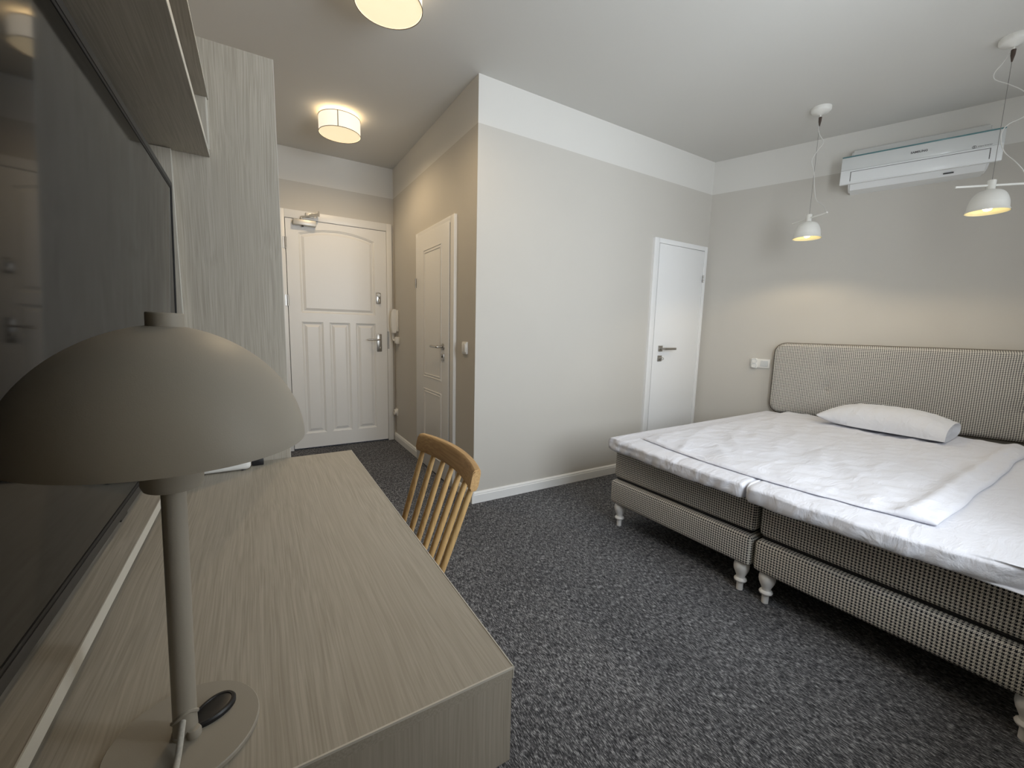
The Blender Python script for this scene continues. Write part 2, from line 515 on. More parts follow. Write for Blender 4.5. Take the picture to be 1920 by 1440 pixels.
for i, (a, b) in enumerate(WIN):
    t = thing('window_%d' % (i + 1), 'white framed window in the wall behind the camera, %s' % ('nearer the desk' if i == 0 else 'beside the bed'), 'window', ((a + b) / 2, YW, WZ0), kind='structure')
    bm = bmesh.new()
    for lo, hi in (((a, WZ0), (a + .06, WZ1)), ((b - .06, WZ0), (b, WZ1)), ((a + .06, WZ0), (b - .06, WZ0 + .06)),
                   ((a + .06, WZ1 - .06), (b - .06, WZ1)), (((a + b) / 2 - .04, WZ0 + .06), ((a + b) / 2 + .04, WZ1 - .06))):
        box(bm, (lo[0], YW - .03, lo[1]), (hi[0], YW + .03, hi[1]))
    obj('window_frame', bm, M['base'], t, smooth=False)
    mid = (a + b) / 2
    for x0, x1 in ((a + .06, mid - .04), (mid + .04, b - .06)):
        obj('pane', bx((x0, YW - .003, WZ0 + .06), (x1, YW + .003, WZ1 - .06)), M['glass'], t, smooth=False)
    o = obj('window_sill', bx((a + .002, YW + .03, WZ0), (b - .002, YB + .03, WZ0 + .03), 0.004), M['base'], t)

def baseboard(name, P0, h, n, L, label):
    P0, h, n = Vector(P0), Vector(h), Vector(n)
    prof = [(0, 0), (0.016, 0), (0.016, 0.058), (0.013, 0.062), (0.013, 0.070), (0.006, 0.079), (0, 0.080)]
    bm = prism(prof, lambda a, b, d: P0 + n * a + h * d + Vector((0, 0, b)), 0.0, L)
    tag(obj(name, bm, M['base'], angle=25), label, 'skirting', kind='structure')
baseboard('baseboard_corridor', (1.25, 3.68, 0), (0, 1, 0), (-1, 0, 0), 0.77, 'white skirting between bathroom door and entrance door')
baseboard('baseboard_corner', (1.25, 2.511, 0), (0, 1, 0), (-1, 0, 0), 0.326, 'short white skirting at the wall corner behind the chair')
baseboard('baseboard_closet', (1.25, 2.527, 0), (1, 0, 0), (0, -1, 0), 1.66, 'white skirting along the pale wall left of the closet door')
baseboard('baseboard_right', WR + TR * 0.02, TR, -NR, 3.4, 'white skirting along the wall behind the bed')

# ------------------------------------------------------------------ entrance door (plane y = 4.45)
d1 = thing('door_1', 'white panelled entrance door with arched top panel and steel lever', 'door', (0.72, 4.45, 0), kind='structure')
yf = 4.425
bm = bmesh.new()
box(bm, (0.20, yf, 0.0), (0.262, 4.50, 2.245), 0.003)
box(bm, (1.172, yf, 0.0), (1.225, 4.50, 2.245), 0.003)
box(bm, (0.262, yf, 2.172), (1.172, 4.50, 2.245), 0.003)
obj('door_frame', bm, M['door'], d1, angle=30)
ys = 4.437
SX0, SX1 = 0.268, 1.1695
bm = bmesh.new()
box(bm, (SX0, ys, 0.015), (0.372, ys + .04, 2.169))
box(bm, (1.052, ys, 0.015), (SX1, ys + .04, 2.169))
box(bm, (0.372, ys, 0.015), (1.052, ys + .04, 0.155))
box(bm, (0.372, ys, 1.240), (1.052, ys + .04, 1.325))
box(bm, (0.559, ys, 0.155), (0.614, ys + .04, 1.240))
box(bm, (0.804, ys, 0.155), (0.859, ys + .04, 1.240))
def arc(x):
    return 2.110 - 0.060 * ((x - 0.712) / 0.34) ** 2
top = [(0.372 + 0.68 * i / 16, arc(0.372 + 0.68 * i / 16)) for i in range(17)] + [(1.052, 2.169), (0.372, 2.169)]
prism(top, lambda a, b, d: (a, d, b), ys, ys + .04, bm)
obj('door_slab', bm, M['door'], d1, smooth=False)
def panel(x0, x1, z0, z1, arched=False):
    def ring(i, y):
        pts = [(x0 + i, y, z0 + i), (x1 - i, y, z0 + i)]
        k = 14
        for s in range(k + 1):
            x = x1 - i - (x1 - x0 - 2 * i) * s / k
            pts.append((x, y, (arc(x) if arched else z1) - i))
        return pts
    bm = disc_ring([ring(0, ys), ring(0.004, ys + .005), ring(0.012, ys + .008), ring(0.016, ys + .016), ring(0.022, ys + .016), ring(0.046, ys + .004), ring(0.050, ys + .004)])
    obj('panel', bm, M['door'], d1, angle=20)
panel(0.372, 1.052, 1.325, 2.1, True)
for x0, x1 in ((0.372, 0.559), (0.614, 0.804), (0.859, 1.052)):
    panel(x0, x1, 0.155, 1.240)
obj('door_gap_shade', bx((SX0 - .006, ys + .022, 0.01), (SX1 + .005, ys + .05, 2.171)), M['gapshade'], d1, smooth=False)  # dark sheet behind the slab, painted as the shade in its gap
for z in (1.949, 1.434, 0.26):
    hb = bmesh.new()
    lathe([(0, -.05), (.008, -.05), (.008, .05), (0, .05)], (0.264, yf - .004, z), 12, hb)
    box(hb, (0.240, yf - .003, z - .05), (0.262, yf + .002, z + .05))
    obj('hinge', hb, M['steel'], d1)
# lever on long plate
pl = obj('handle_plate', bx((1.064, ys - .006, 0.955), (1.112, ys + .001, 1.135), 0.004), M['steel'], d1)
bm = tube(spline([(1.086, ys - .005, 1.080), (1.086, ys - .045, 1.080), (1.075, ys - .052, 1.080), (1.02, ys - .052, 1.080), (0.965, ys - .050, 1.079)]), 0.0085, 10)
obj('lever', bm, M['steel'], pl)
kb = bmesh.new(); lathe([(0, 0), (.007, 0), (.007, .012), (0, .012)], (1.088, ys - .018, 0.995), 12, kb, axis=(0, 1, 0))
box(kb, (1.084, ys - .034, 0.985), (1.092, ys - .017, 1.005), 0.001)
obj('key', kb, M['silver'], pl)
lk_ = obj('lock_plate', bx((1.062, ys - .008, 1.445), (1.108, ys + .001, 1.555), 0.006), M['steel'], d1)
lb = bmesh.new(); lathe([(0, 0), (.016, 0), (.016, .016), (.012, .018), (0, .018)], (1.085, ys - .025, 1.530), 16, lb, axis=(0, 1, 0))
box(lb, (1.080, ys - .034, 1.460), (1.092, ys - .007, 1.490), 0.002)
obj('lock_knob', lb, M['silver'], lk_)
obj('strike_plate', bx((1.169, yf - .002, 0.985), (1.186, yf + .002, 1.165)), M['steel'], d1, smooth=False)
# door closer
dc = obj('door_closer', bx((0.330, ys - .062, 2.112), (0.520, ys + .001, 2.162), 0.006), M['silver'], d1)
bm = tube([(0.400, ys - .036, 2.165), (0.400, ys - .036, 2.188)], 0.009, 10)
tube([(0.395, ys - .036, 2.186), (0.545, ys - .085, 2.212)], 0.0085, 8, bm)
tube([(0.545, ys - .085, 2.222), (0.470, ys - .030, 2.214)], 0.008, 8, bm)
tube([(0.540, ys - .083, 2.20), (0.540, ys - .083, 2.246)], 0.008, 8, bm)
obj('closer_arm', bm, M['silver'], dc)
bm = bx((0.435, yf - .018, 2.192), (0.505, yf + .002, 2.232), 0.003)
obj('closer_bracket', bm, M['silver'], dc)
bm = bmesh.new(); lathe([(0, 0), (.009, 0), (.009, .012), (0, .014)], (0.408, ys - .032, 2.103), 12, bm)
obj('closer_valve', bm, M['black'], dc)

# ------------------------------------------------------------------ bathroom door (plane x = 1.25)
d2 = thing('door_2', 'white bathroom door with two grooved panels in the corridor side wall', 'door', (1.25, 3.26, 0), kind='structure')
bm = bmesh.new()
box(bm, (1.228, 2.842, 0), (1.30, 2.912, 2.018), 0.003)
box(bm, (1.228, 3.625, 0), (1.30, 3.678, 2.018), 0.003)
box(bm, (1.228, 2.912, 1.972), (1.30, 3.625, 2.018), 0.003)
obj('door_frame', bm, M['door'], d2, angle=30)
xs = 1.224
obj('door_slab', bx((xs, 2.921, 0.012), (1.28, 3.655, 1.985), 0.003), M['door'], d2)
obj('door_gap_shade', bx((1.2295, 2.913, 0.012), (1.27, 2.921, 1.972)), M['gapshade'], d2, smooth=False)  # dark strip colours the slab gap as if shaded, no seal
for z0, z1 in ((0.80, 1.853), (0.14, 0.70)):
    bm = bmesh.new()
    for i in (0.0, 0.022):
        def ring(k, x):
            k += i
            return [(x, 3.062 + k, z0 + k), (x, 3.465 - k, z0 + k), (x, 3.465 - k, z1 - k), (x, 3.062 + k, z1 - k)]
        disc_ring([ring(0, xs + .001), ring(.003, xs - .004), ring(.007, xs - .004), ring(.010, xs + .001)], bm, cap=False)
    obj('panel_moulding', bm, M['door'], d2, smooth=False)
rs = bmesh.new(); lathe([(0, 0), (.026, 0), (.026, .007), (.022, .009), (0, .009)], (xs, 3.030, 1.072), 24, rs, axis=(-1, 0, 0))
rs = obj('handle_rosette', rs, M['steel'], d2)
bm = tube(spline([(xs - .005, 3.03, 1.072), (xs - .048, 3.03, 1.072), (xs - .055, 3.042, 1.072), (xs - .055, 3.10, 1.072), (xs - .054, 3.16, 1.072)]), 0.009, 10)
obj('lever', bm, M['steel'], rs)
kp = obj('keyhole_plate', bx((xs - .006, 3.006, 0.965), (xs + .001, 3.056, 1.018), 0.002), M['steel'], d2)
bm = bmesh.new(); lathe([(0, 0), (.008, 0), (.008, .004), (0, .004)], (xs - .006, 3.031, 0.996), 12, bm, axis=(-1, 0, 0))
obj('keyhole', bm, M['gapshade'], kp)
hb = bmesh.new(); lathe([(0, -.04), (.007, -.04), (.007, .04), (0, .04)], (xs - .003, 3.664, 1.60), 10, hb)
obj('hinge', hb, M['steel'], d2)

# ------------------------------------------------------------------ closet door (plane y = 2.527)
d3 = thing('door_3', 'flat white closet door beside the bed with a square steel handle', 'door', (3.28, 2.527, 0), kind='structure')
bm = bmesh.new()
box(bm, (2.915, 2.505, 0), (2.977, 2.60, 2.025), 0.003)
box(bm, (3.604, 2.505, 0), (3.642, 2.60, 2.025), 0.003)
box(bm, (2.977, 2.505, 1.985), (3.604, 2.60, 2.025), 0.003)
obj('door_frame', bm, M['doorwhite'], d3, angle=30)
obj('door_slab', bx((2.986, 2.510, 0.012), (3.602, 2.56, 1.982), 0.002), M['doorwhite'], d3)
obj('door_gap_shade', bx((2.976, 2.5135, 0.012), (2.987, 2.55, 1.985)), M['gapshade'], d3, smooth=False)  # shade of the gap beside the slab, put in as a dark strip
rs = obj('handle_rosette', bx((3.052, 2.502, 1.056), (3.104, 2.511, 1.108), 0.002), M['steel'], d3)
bm = bmesh.new()
box(bm, (3.070, 2.455, 1.074), (3.086, 2.504, 1.090), 0.002)
box(bm, (3.070, 2.448, 1.072), (3.225, 2.462, 1.092), 0.003)
obj('lever', bm, M['steel'], rs)
kp = obj('keyhole_plate', bx((3.050, 2.503, 0.968), (3.102, 2.511, 1.020), 0.002), M['steel'], d3)
bm = bx((3.074, 2.482, 0.985), (3.079, 2.505, 1.003), 0.001)
lathe([(.008, -.002), (.012, -.002), (.012, .002), (.008, .002), (.008, -.002)], (3.0765, 2.474, 0.994), 14, bm, axis=(1, 0, 0))
obj('key', bm, M['steel'], kp)
hb = bmesh.new()
for z in (1.715, 1.750):
    lathe([(0, -.014), (.007, -.014), (.007, .014), (0, .014)], (3.603, 2.502, z), 10, hb)
obj('hinge', hb, M['steel'], d3)

# ------------------------------------------------------------------ small wall fittings
t = thing('light_switch', 'white double rocker switch on the corridor wall beside the bathroom door', 'switch', (1.25, 2.68, 1.04))
obj('switch_frame', bx((1.238, 2.642, 1.040), (1.2505, 2.716, 1.124), 0.003), M['plastic'], t)
for y0 in (2.651, 2.680):
    obj('rocker', bx((1.233, y0, 1.052), (1.2385, y0 + .0275, 1.112), 0.002), M['plastic'], t)

t = thing('intercom_handset', 'white intercom handset hung on the wall beside the entrance door', 'intercom', (1.25, 4.33, 1.15))
obj('wall_cradle', bx((1.228, 4.285, 1.165), (1.2505, 4.375, 1.385), 0.008), M['plastic'], t)
bm = prism([(1.168, 1.150), (1.160, 1.20), (1.158, 1.28), (1.164, 1.36), (1.176, 1.392), (1.205, 1.392), (1.205, 1.345), (1.222, 1.335), (1.222, 1.215), (1.205, 1.205), (1.205, 1.150)],
           lambda a, b, d: (a + 0.022, d, b), 4.295, 4.345)
bmesh.ops.bevel(bm, geom=bm.edges[:], offset=0.005, segments=2, affect='EDGES', clamp_overlap=True)
obj('handset', bm, M['plastic'], t)
coil = []
for i in range(120):
    s = i / 119
    a = s * 2 * pi * 11
    cx_, cy_, cz_ = 1.205 + 0.01 * s, 4.34 + 0.03 * sin(pi * s) - 0.05 * s, 1.150 - 0.075 * sin(pi * s * 0.62) + 0.0 * s
    coil.append((cx_ + 0.008 * cos(a), cy_ + 0.002 * s, cz_ + 0.008 * sin(a)))
obj('coil_cord', tube(coil, 0.0025, 5), M['plastic'], t)
t = thing('junction_box', 'small white junction box on the wall under the intercom handset', 'junction box', (1.25, 4.30, 1.04))
obj('box_body', bx((1.220, 4.262, 1.042), (1.2505, 4.335, 1.112), 0.004), M['plastic'], t)
obj('box_lid', bx((1.214, 4.268, 1.048), (1.2205, 4.329, 1.106), 0.003), M['plastic'], t)
t = thing('wall_socket', 'white socket low on the corridor wall above the skirting', 'socket', (1.25, 4.37, 0.27))
obj('socket_frame', bx((1.236, 4.330, 0.278), (1.2505, 4.405, 0.353), 0.004), M['plastic'], t)
bm = bmesh.new(); lathe([(.030, 0), (.030, .022), (.024, .024), (.022, .008), (0, .008)], (1.238, 4.3675, 0.3155), 20, bm, axis=(-1, 0, 0))
obj('socket_well', bm, M['plastic'], t)

# right wall fittings: local x along the wall towards the camera, local -y into the room
def on_right(name, label, cat, s, z, group=None):
    return thing(name, label, cat, WR + TR * s + Vector((0, 0, z)), THR, group)
t = on_right('bedside_switch_socket', 'white double socket and switch plate on the wall left of the headboard', 'socket', 0.525, 0.93)
obj('cover_plate', bx((-.078, -.011, 0.004), (.076, .0, 0.084), 0.003), M['plastic'], t, local=True)
bm = soft_box((-.068, -.034, -.002), (-.014, -.008, 0.090), 0.014, 6)
sk = obj('double_socket', bm, M['plastic'], t, local=True)
for z in (0.023, 0.065):
    bm = bmesh.new(); lathe([(.021, 0), (.021, .004), (.0185, .005), (.0185, -.006), (0, -.006)], (-.041, -.033, z), 20, bm, axis=(0, -1, 0))
    obj('socket_well', bm, M['acgrey'], sk, local=True)
obj('rocker', bx((.006, -.016, 0.018), (.062, -.010, 0.070), 0.002), M['acgrey'], t, local=True)

# ------------------------------------------------------------------ air conditioner
ac = on_right('air_conditioner', 'white wall air conditioner above the bed with teal top edge', 'air conditioner', 1.36, 2.32)
bm = prism([(0.0, 0.0), (-0.13, 0.0), (-0.165, 0.030), (-0.185, 0.045), (-0.185, 0.215), (-0.11, 0.285), (-0.04, 0.318), (0.0, 0.320)],
           lambda a, b, d: (d, a, b), -0.355, 0.355)
bmesh.ops.bevel(bm, geom=[e for e in bm.edges if abs(e.verts[0].co.x - e.verts[1].co.x) < 1e-6], offset=0.012, segments=3, affect='EDGES', clamp_overlap=True)
obj('body', bm, M['acwhite'], ac, local=True)
fp = obj('front_panel', bx((-.405, -.205, 0.030), (.402, -.178, 0.128), 0.004), M['acwhite'], ac, local=True)
obj('upper_panel', bx((-.405, -.206, 0.128), (.402, -.178, 0.218), 0.004), M['acgrey'], ac, local=True)
obj('teal_edge', bx((-.404, -.208, 0.2175), (.401, -.170, 0.2255), 0.002), M['teal'], ac, local=True)
bm = bmesh.new()
for lo, hi in (((-.347, 0.1120), (.348, 0.1145)), ((-.347, 0.048), (-.3435, 0.1145)), ((.3445, 0.048), (.348, 0.1145))):
    box(bm, (lo[0], -.2056, lo[1]), (hi[0], -.2000, hi[1]))
obj('louver_gap_shade', bm, M['gapshade'], ac, smooth=False, local=True)  # thin dark strips paint the shade of the slot round the louver
obj('louver', bx((-.343, -.2085, 0.036), (.344, -.204, 0.1115), 0.002), M['acwhite'], ac, local=True)
obj('display_window', bx((.15, -.156, 0.010), (.20, -.148, 0.0165)), M['ink'], ac, smooth=False, local=True)
text_mesh('maker_lettering', 'SAMSUNG', 0.0185, (-0.030, -0.2064, 0.161), (1, 0, 0), (0, 0, 1), M['ink'], ac, bold=0.0005)
text_mesh('badge_lettering', 'smart inverter', 0.0110, (0.288, -0.2064, 0.131), (1, 0, 0), (0, 0, 1), M['ink'], ac)
bm = bmesh.new(); lathe([(.0075, 0), (.0095, 0), (.0095, .0006), (.0075, .0006), (.0075, 0)], (0.272, -0.2062, 0.136), 20, bm, axis=(0, -1, 0))
box(bm, (.270, -.2068, .131), (.2735, -.206, .141))
obj('badge', bm, M['ink'], ac, local=True)

# ------------------------------------------------------------------ headboard
hbt = on_right('headboard', 'long dogtooth headboard with sunk buttons behind the pillow', 'headboard', 1.54, 0.0)
HS0, HS1, HZ0, HZ1, HR, HD = -0.905, 0.91, 0.56, 1.162, 0.085, 0.085
BT = [(-0.522, 1.005), (-0.516, 0.806), (0.522, 1.000), (0.523, 0.772)]
def pad_map(u, v, w, h, R):
    """unit square -> rounded rectangle centred at 0; returns x, y, distance to rim"""
    x, y = u * w, v * h
    ex, ey = abs(x) - (w - R), abs(y) - (h - R)
    if ex > 0 and ey > 0:
        m = max(ex, ey); l = sqrt(ex * ex + ey * ey)
        k = m / l
        x = math.copysign(w - R + ex * k, x); y = math.copysign(h - R + ey * k, y)
        return x, y, R - m
    return x, y, min(w - abs(x), h - abs(y))
bm = bmesh.new()
nu, nv = 110, 44
hw, hh = (HS1 - HS0) / 2, (HZ1 - HZ0) / 2
G = []
def dens(k, n, w, R):
    s = 2 * k / n - 1
    return math.copysign(1 - (1 - abs(s)) ** 1.25, s)
for i in range(nu + 1):
    row = []
    for j in range(nv + 1):
        x, z, e = pad_map(dens(i, nu, hw, HR), dens(j, nv, hh, HR), hw, hh, HR)
        X, Z = x + (HS0 + HS1) / 2, z + (HZ0 + HZ1) / 2
        f = min(max(e, 0) / 0.035, 1)
        y = -(0.045 + (HD - 0.045) * sqrt(1 - (1 - f) ** 2))
        for bx_, bz_ in BT:
            r2 = (X - bx_) ** 2 + (Z - bz_) ** 2
            y += 0.016 * math.exp(-r2 / 0.0007) + 0.012 * math.exp(-r2 / 0.008)
        row.append(bm.verts.new((X, y, Z)))
    G.append(row)
for i in range(nu):
    for j in range(nv):
        bm.faces.new((G[i][j], G[i + 1][j], G[i + 1][j + 1], G[i][j + 1]))
rim = [G[i][0] for i in range(nu)] + [G[nu][j] for j in range(nv)] + [G[i][nv] for i in range(nu, 0, -1)] + [G[0][j] for j in range(nv, 0, -1)]
back = [bm.verts.new((v.co.x, -0.003, v.co.z)) for v in rim]
for a in range(len(rim)):
    b = (a + 1) % len(rim)
    bm.faces.new((rim[a], back[a], back[b], rim[b]))
bm.faces.new(back)
rimco = [v.co.copy() for v in rim]
obj('padded_panel', bm, M['dog'], hbt, local=True, angle=60)
obj('piping', tube([c + Vector((0, 0.002, 0)) for c in rimco], 0.0045, 6, closed=True), M['piping'], hbt, local=True)
for bx_, bz_ in BT:
    bm = bmesh.new(); lathe([(.013, -.004), (.013, .003), (.009, .007), (0, .008)], (bx_, -HD + 0.0240, bz_), 16, bm, axis=(0, -1, 0))
    obj('button', bm, M['dog'], hbt, local=True)

# ------------------------------------------------------------------ beds
BY = radians(2.0)
def leg_bm(x, y):
    return lathe([(0, 0), (.0145, 0), (.0148, .044), (.026, .046), (.0285, .052), (.0265, .058), (.0195, .064), (.0195, .072), (.0245, .084), (.031, .099), (.0345, .114), (.0345, .127), (.031, .140), (.027, .150), (.025, .166), (0, .166)], (x, y, 0), 24)
def bed_base(loc, label):
    t = thing('bed_base', label, 'bed base', loc, BY, 'upholstered bed bases on turned legs')
    obj('upholstered_base', bx((0, 0, .148), (1.90, .872, .297), 0.022, 4), M['dog'], t, local=True)
    for x in (.045, 1.85):
        for y in (.052, .820):
            obj('leg', leg_bm(x, y), M['leg'], t, local=True)
    return t
cb, sb = cos(BY), sin(BY)
B2 = Vector((1.933, 0.080, 0.0))
B1 = B2 + Vector((-sb * 0.885, cb * 0.885, 0))
for loc, which in ((B1, 'far'), (B2, 'near')):
    bed_base(loc, 'dogtooth bed base on white turned legs, %s' % ('far half, beside the closet door' if which == 'far' else 'near half, cut by the right picture edge'))
for loc, which, L in ((B1, 'far', 1.88), (B2, 'near', 2.04)):
    t = thing('mattress', 'dogtooth fabric mattress on the %s bed base' % which, 'mattress', loc + Vector((0, 0, .297)), BY, 'dogtooth mattresses')
    bm = bx((.026, .004, .012), (L, .872, .206), 0.026, 4)
    ms = obj('mattress_body', bm, M['dog'], t, local=True)
    bm = bx((.040, .02, .0), (L - .02, .856, .014), 0.004)
    obj('mattress_gap_shade', bm, M['bezelin'], t, local=True)  # black slab paints the shade between mattress and base

def nz(x, y, z): return noise.noise(Vector((x, y, z)))
def topper(loc, which, L, front, w0, w1):
    t = thing('mattress_topper', 'topper in white fitted sheet on the %s mattress' % which, 'mattress topper', loc + Vector((0, 0, .5065)), BY, 'white sheeted toppers')
    x0 = front
    seed = 3.1 if which == 'far' else 9.7
    def disp(p, d):
        q = p.copy()
        def ss(v, a, b):
            t_ = min(max((v - a) / (b - a), 0), 1); return t_ * t_ * (3 - 2 * t_)
        wf = ss(-d.x, 0.0, 0.8); wt = ss(d.z, 0.0, 0.9); wy = ss(d.y, 0.0, 0.9)
        low = ss(-d.z, -0.2, 0.8)
        t_ = (p.y - w0) / (w1 - w0)
        if which == 'far': fr = -0.112 + 0.069 * max(t_, 0) ** 1.7
        else: fr = -0.125 + 0.41 * max(0, 0.55 - t_) ** 2 + 0.013 * (max(0, t_ - 0.75) / 0.25) ** 2
        q.x += wf * (fr - x0 + 0.007 * nz(p.y * 6, p.z * 10, seed) + 0.010 * nz(p.y * 24 + p.z * 14, p.z * 8, seed))
        if p.x < 0.0: q.z += low * (-0.010 + 0.010 * nz(p.y * 5, seed, 0))
        if which == 'far': q.y += wy * 0.008 * nz(p.x * 7, p.z * 14, seed)
        # puckers running inwards from the front edge, corner gathers
        f = math.exp(-(p.x - x0) / 0.20)
        q.z += wt * (0.005 * f * nz(p.y * 13, p.x * 2.5, seed) + 0.003 * nz(p.x * 3, p.y * 3, seed) - 0.0045)
        if which == 'far':
            dc = math.hypot(p.x - x0, p.y - w1)
            g = math.exp(-dc / 0.13) * nz((p.x - x0) * 10, (p.y - w1) * 10, p.z * 40)
            q.x += wf * 0.016 * g; q.y += wy * 0.014 * g
        return q
    bm = soft_box((x0, w0, .0), (L, w1, .074), 0.026, 84, disp)
    fs_ = obj('fitted_sheet', bm, M['sheet'], t, local=True, angle=180)
    if which == 'near':   # twisted fold of sheet lying over the seam
        c = spline([(.05, w1 - .004, .062), (-.02, w1 - .004, .064), (-.07, w1 - .006, .062), (-.100, w1 - .012, .050), (-.108, w1 - .018, .028), (-.100, w1 - .026, .004)], 8)
        bm2 = tube(c, .004, 12)
        n_ = len(c)
        for k in range(n_):
            r_ = 0.5 + 1.5 * sin(pi * min(1, (k + 1) / n_)) ** 0.7
            for v in bm2.verts[:][k * 12:(k + 1) * 12]: v.co = c[k] + (v.co - c[k]) * r_
        obj('sheet_fold', bm2, M['sheet'], fs_, local=True, angle=180)
topper(B1, 'far', 1.90, -0.060, .001, .876)
topper(B2, 'near', 2.07, -0.098, -.02, .884)

# duvet: flat white duvet over both toppers
dv = thing('duvet', 'thin crumpled white duvet spread flat across both toppers', 'duvet', (2.9, 1.05, 0.578))
A0, A1, A2, A3 = Vector((1.972, 1.685)), Vector((1.985, 0.395)), Vector((3.93, 0.445)), Vector((3.775, 1.735))
nu, nv = 120, 96
bm = bmesh.new(); TOP = []; BOT = []
def duv(u, v):
    a = A0.lerp(A1, v); b = A3.lerp(A2, v)
    p = a.lerp(b, u)
    p.x -= 0.078 * sin(pi * v) ** 0.9 * (1 - u) ** 3
    p.x += 0.006 * nz(v * 16, 2.0, 0) * (1 - u)
    p.y += 0.012 * nz(u * 6, 5.0, v * 0.5) * (abs(2 * v - 1) ** 3)
    return p
for i in range(nu + 1):
    rt, rb = [], []
    for j in range(nv + 1):
        su = 2 * i / nu - 1; sv = 2 * j / nv - 1
        u = 0.5 + 0.5 * math.copysign(1 - (1 - abs(su)) ** 1.2, su)
        v = 0.5 + 0.5 * math.copysign(1 - (1 - abs(sv)) ** 1.2, sv)
        p = duv(u, v)
        e = min(u * 1.85, (1 - u) * 1.85, v * 1.30, (1 - v) * 1.30)
        f = min(e / 0.025, 1.0)
        z = 0.5812 + 0.002 + 0.013 * sqrt(max(0, 1 - (1 - f) ** 2))
        # hem band step near the foot and the near side
        hm = min(max((u * 1.85 - 0.055 - 0.012 * sin(pi * v)) / 0.008, 0), 1)
        z -= 0.0065 * (1 - hm) * f
        # crumples: diagonal soft wrinkles
        x_, y_ = p.x, p.y
        w = abs(nz(x_ * 1.9 + y_ * 1.4, (y_ - x_ * 0.55) * 7.5, 1.7)) * 0.020
        w += abs(nz(x_ * 3 - y_ * 5.0, (y_ * 1.2 + x_) * 9, 7.7)) * 0.013 * (0.4 + 0.6 * max(0, nz(x_ * 1.3, y_ * 1.3, 4.0) + 0.3))
        w += abs(nz(x_ * 9 + y_ * 4, (y_ - x_ * 0.4) * 24, 3.3)) * 0.003
        z += (0.009 - w) * f
        z += 0.004 * nz(x_ * 1.5, y_ * 1.5, 11) * f
        # fold creases left from pressing
        z += 0.004 * math.exp(-((y_ - 1.03) / 0.007) ** 2) * f + 0.004 * math.exp(-((y_ - 0.745 - 0.02 * (x_ - 2.5)) / 0.007) ** 2) * f
        # thick folded ridge inside the near side
        z += 0.018 * math.exp(-((v - 0.945) / 0.022) ** 2) * f - 0.006 * math.exp(-((v - 0.885) / 0.03) ** 2) * f
        # lifted near corner of the foot
        z += 0.014 * math.exp(-((u * 1.85 - .03) ** 2 + (1.3 * (1 - v) - .06) ** 2) / 0.006)
        rt.append(bm.verts.new((p.x, p.y, z)))
        rb.append(bm.verts.new((p.x, p.y, 0.5812)) if (i in (0, nu) or j in (0, nv)) else None)
    TOP.append(rt); BOT.append(rb)
for i in range(nu):
    for j in range(nv):
        bm.faces.new((TOP[i][j], TOP[i + 1][j], TOP[i + 1][j + 1], TOP[i][j + 1]))
rim = [(i, 0) for i in range(nu)] + [(nu, j) for j in range(nv)] + [(i, nv) for i in range(nu, 0, -1)] + [(0, j) for j in range(nv, 0, -1)]
for a in range(len(rim)):
    (i, j), (k, l) = rim[a], rim[(a + 1) % len(rim)]
    bm.faces.new((TOP[i][j], BOT[i][j], BOT[k][l], TOP[k][l]))
bm.faces.new([BOT[i][j] for i, j in rim])
obj('duvet_cover', bm, M['duvet'], dv, angle=180)

# pillow
pw = thing('pillow', 'white pillow lying against the headboard on the duvet', 'pillow', (3.668, 1.07, 0.603), radians(3))
bm = bmesh.new()
nu, nv = 40, 56
PX, PY = 0.205, 0.335
def pil(su, sv):
    # su across (x), sv along (y); -1 end is the open case end
    pin = 1 - 0.05 * (1 - abs(su) ** 2.2)
    pix = 1 - 0.05 * (1 - abs(sv) ** 2.2)
    X, Y = su * PX * pix, sv * PY * (pin if sv > 0 else 1.0)
    hv = (1 - max(0, sv) ** 2.8) ** 0.5
    if sv < 0: hv = 1 - 0.40 * (-sv) ** 3
    hu = (1 - abs(su) ** 2.8) ** 0.48
    t = hv * hu
    wr = (abs(nz(X * 9 + 3, Y * 14, 2.2)) * 0.010 + abs(nz(X * 22, Y * 9, 5.0)) * 0.005)
    return X, Y, t, wr
T_, B_ = [], []
for i in range(nu + 1):
    a, b = [], []
    for j in range(nv + 1):
        su, sv = 2 * i / nu - 1, 2 * j / nv - 1
        su = math.copysign(1 - (1 - abs(su)) ** 1.4, su); sv = math.copysign(1 - (1 - abs(sv)) ** 1.4, sv)
        X, Y, t, wr = pil(su, sv)
        edge = i in (0, nu) or j == nv
        ze = 0.012 + 0.045 * max(0, sv) ** 3 + 0.03 * max(0, su) ** 2
        vt = bm.verts.new((X, Y, ze + (0.162 - ze) * t - wr * 1.4 * t))
        a.append(vt)
        b.append(vt if edge else bm.verts.new((X * 0.98, Y, ze - (ze - 0.003) * min(1, t * 1.25))))
    T_.append(a); B_.append(b)
for i in range(nu):
    for j in range(nv):
        bm.faces.new((T_[i][j], T_[i + 1][j], T_[i + 1][j + 1], T_[i][j + 1]))
        q = [B_[i][j], B_[i][j + 1], B_[i + 1][j + 1], B_[i + 1][j]]
        bm.faces.new(q)
# recessed open end
endT = [T_[i][0] for i in range(nu + 1)]; endB = [B_[i][0] for i in range(nu, -1, -1)]
loop = endT + endB[1:-1]
inner = [bm.verts.new(v.co + Vector((0, 0.03, 0)) + (Vector((0, v.co.y, 0.055)) - v.co) * 0.10) for v in loop]
for a in range(len(loop)):
    b = (a + 1) % len(loop)
    bm.faces.new((loop[a], loop[b], inner[b], inner[a]))
bm.faces.new(inner)
obj('pillowcase', bm, M['pillow'], pw, local=True, angle=70)

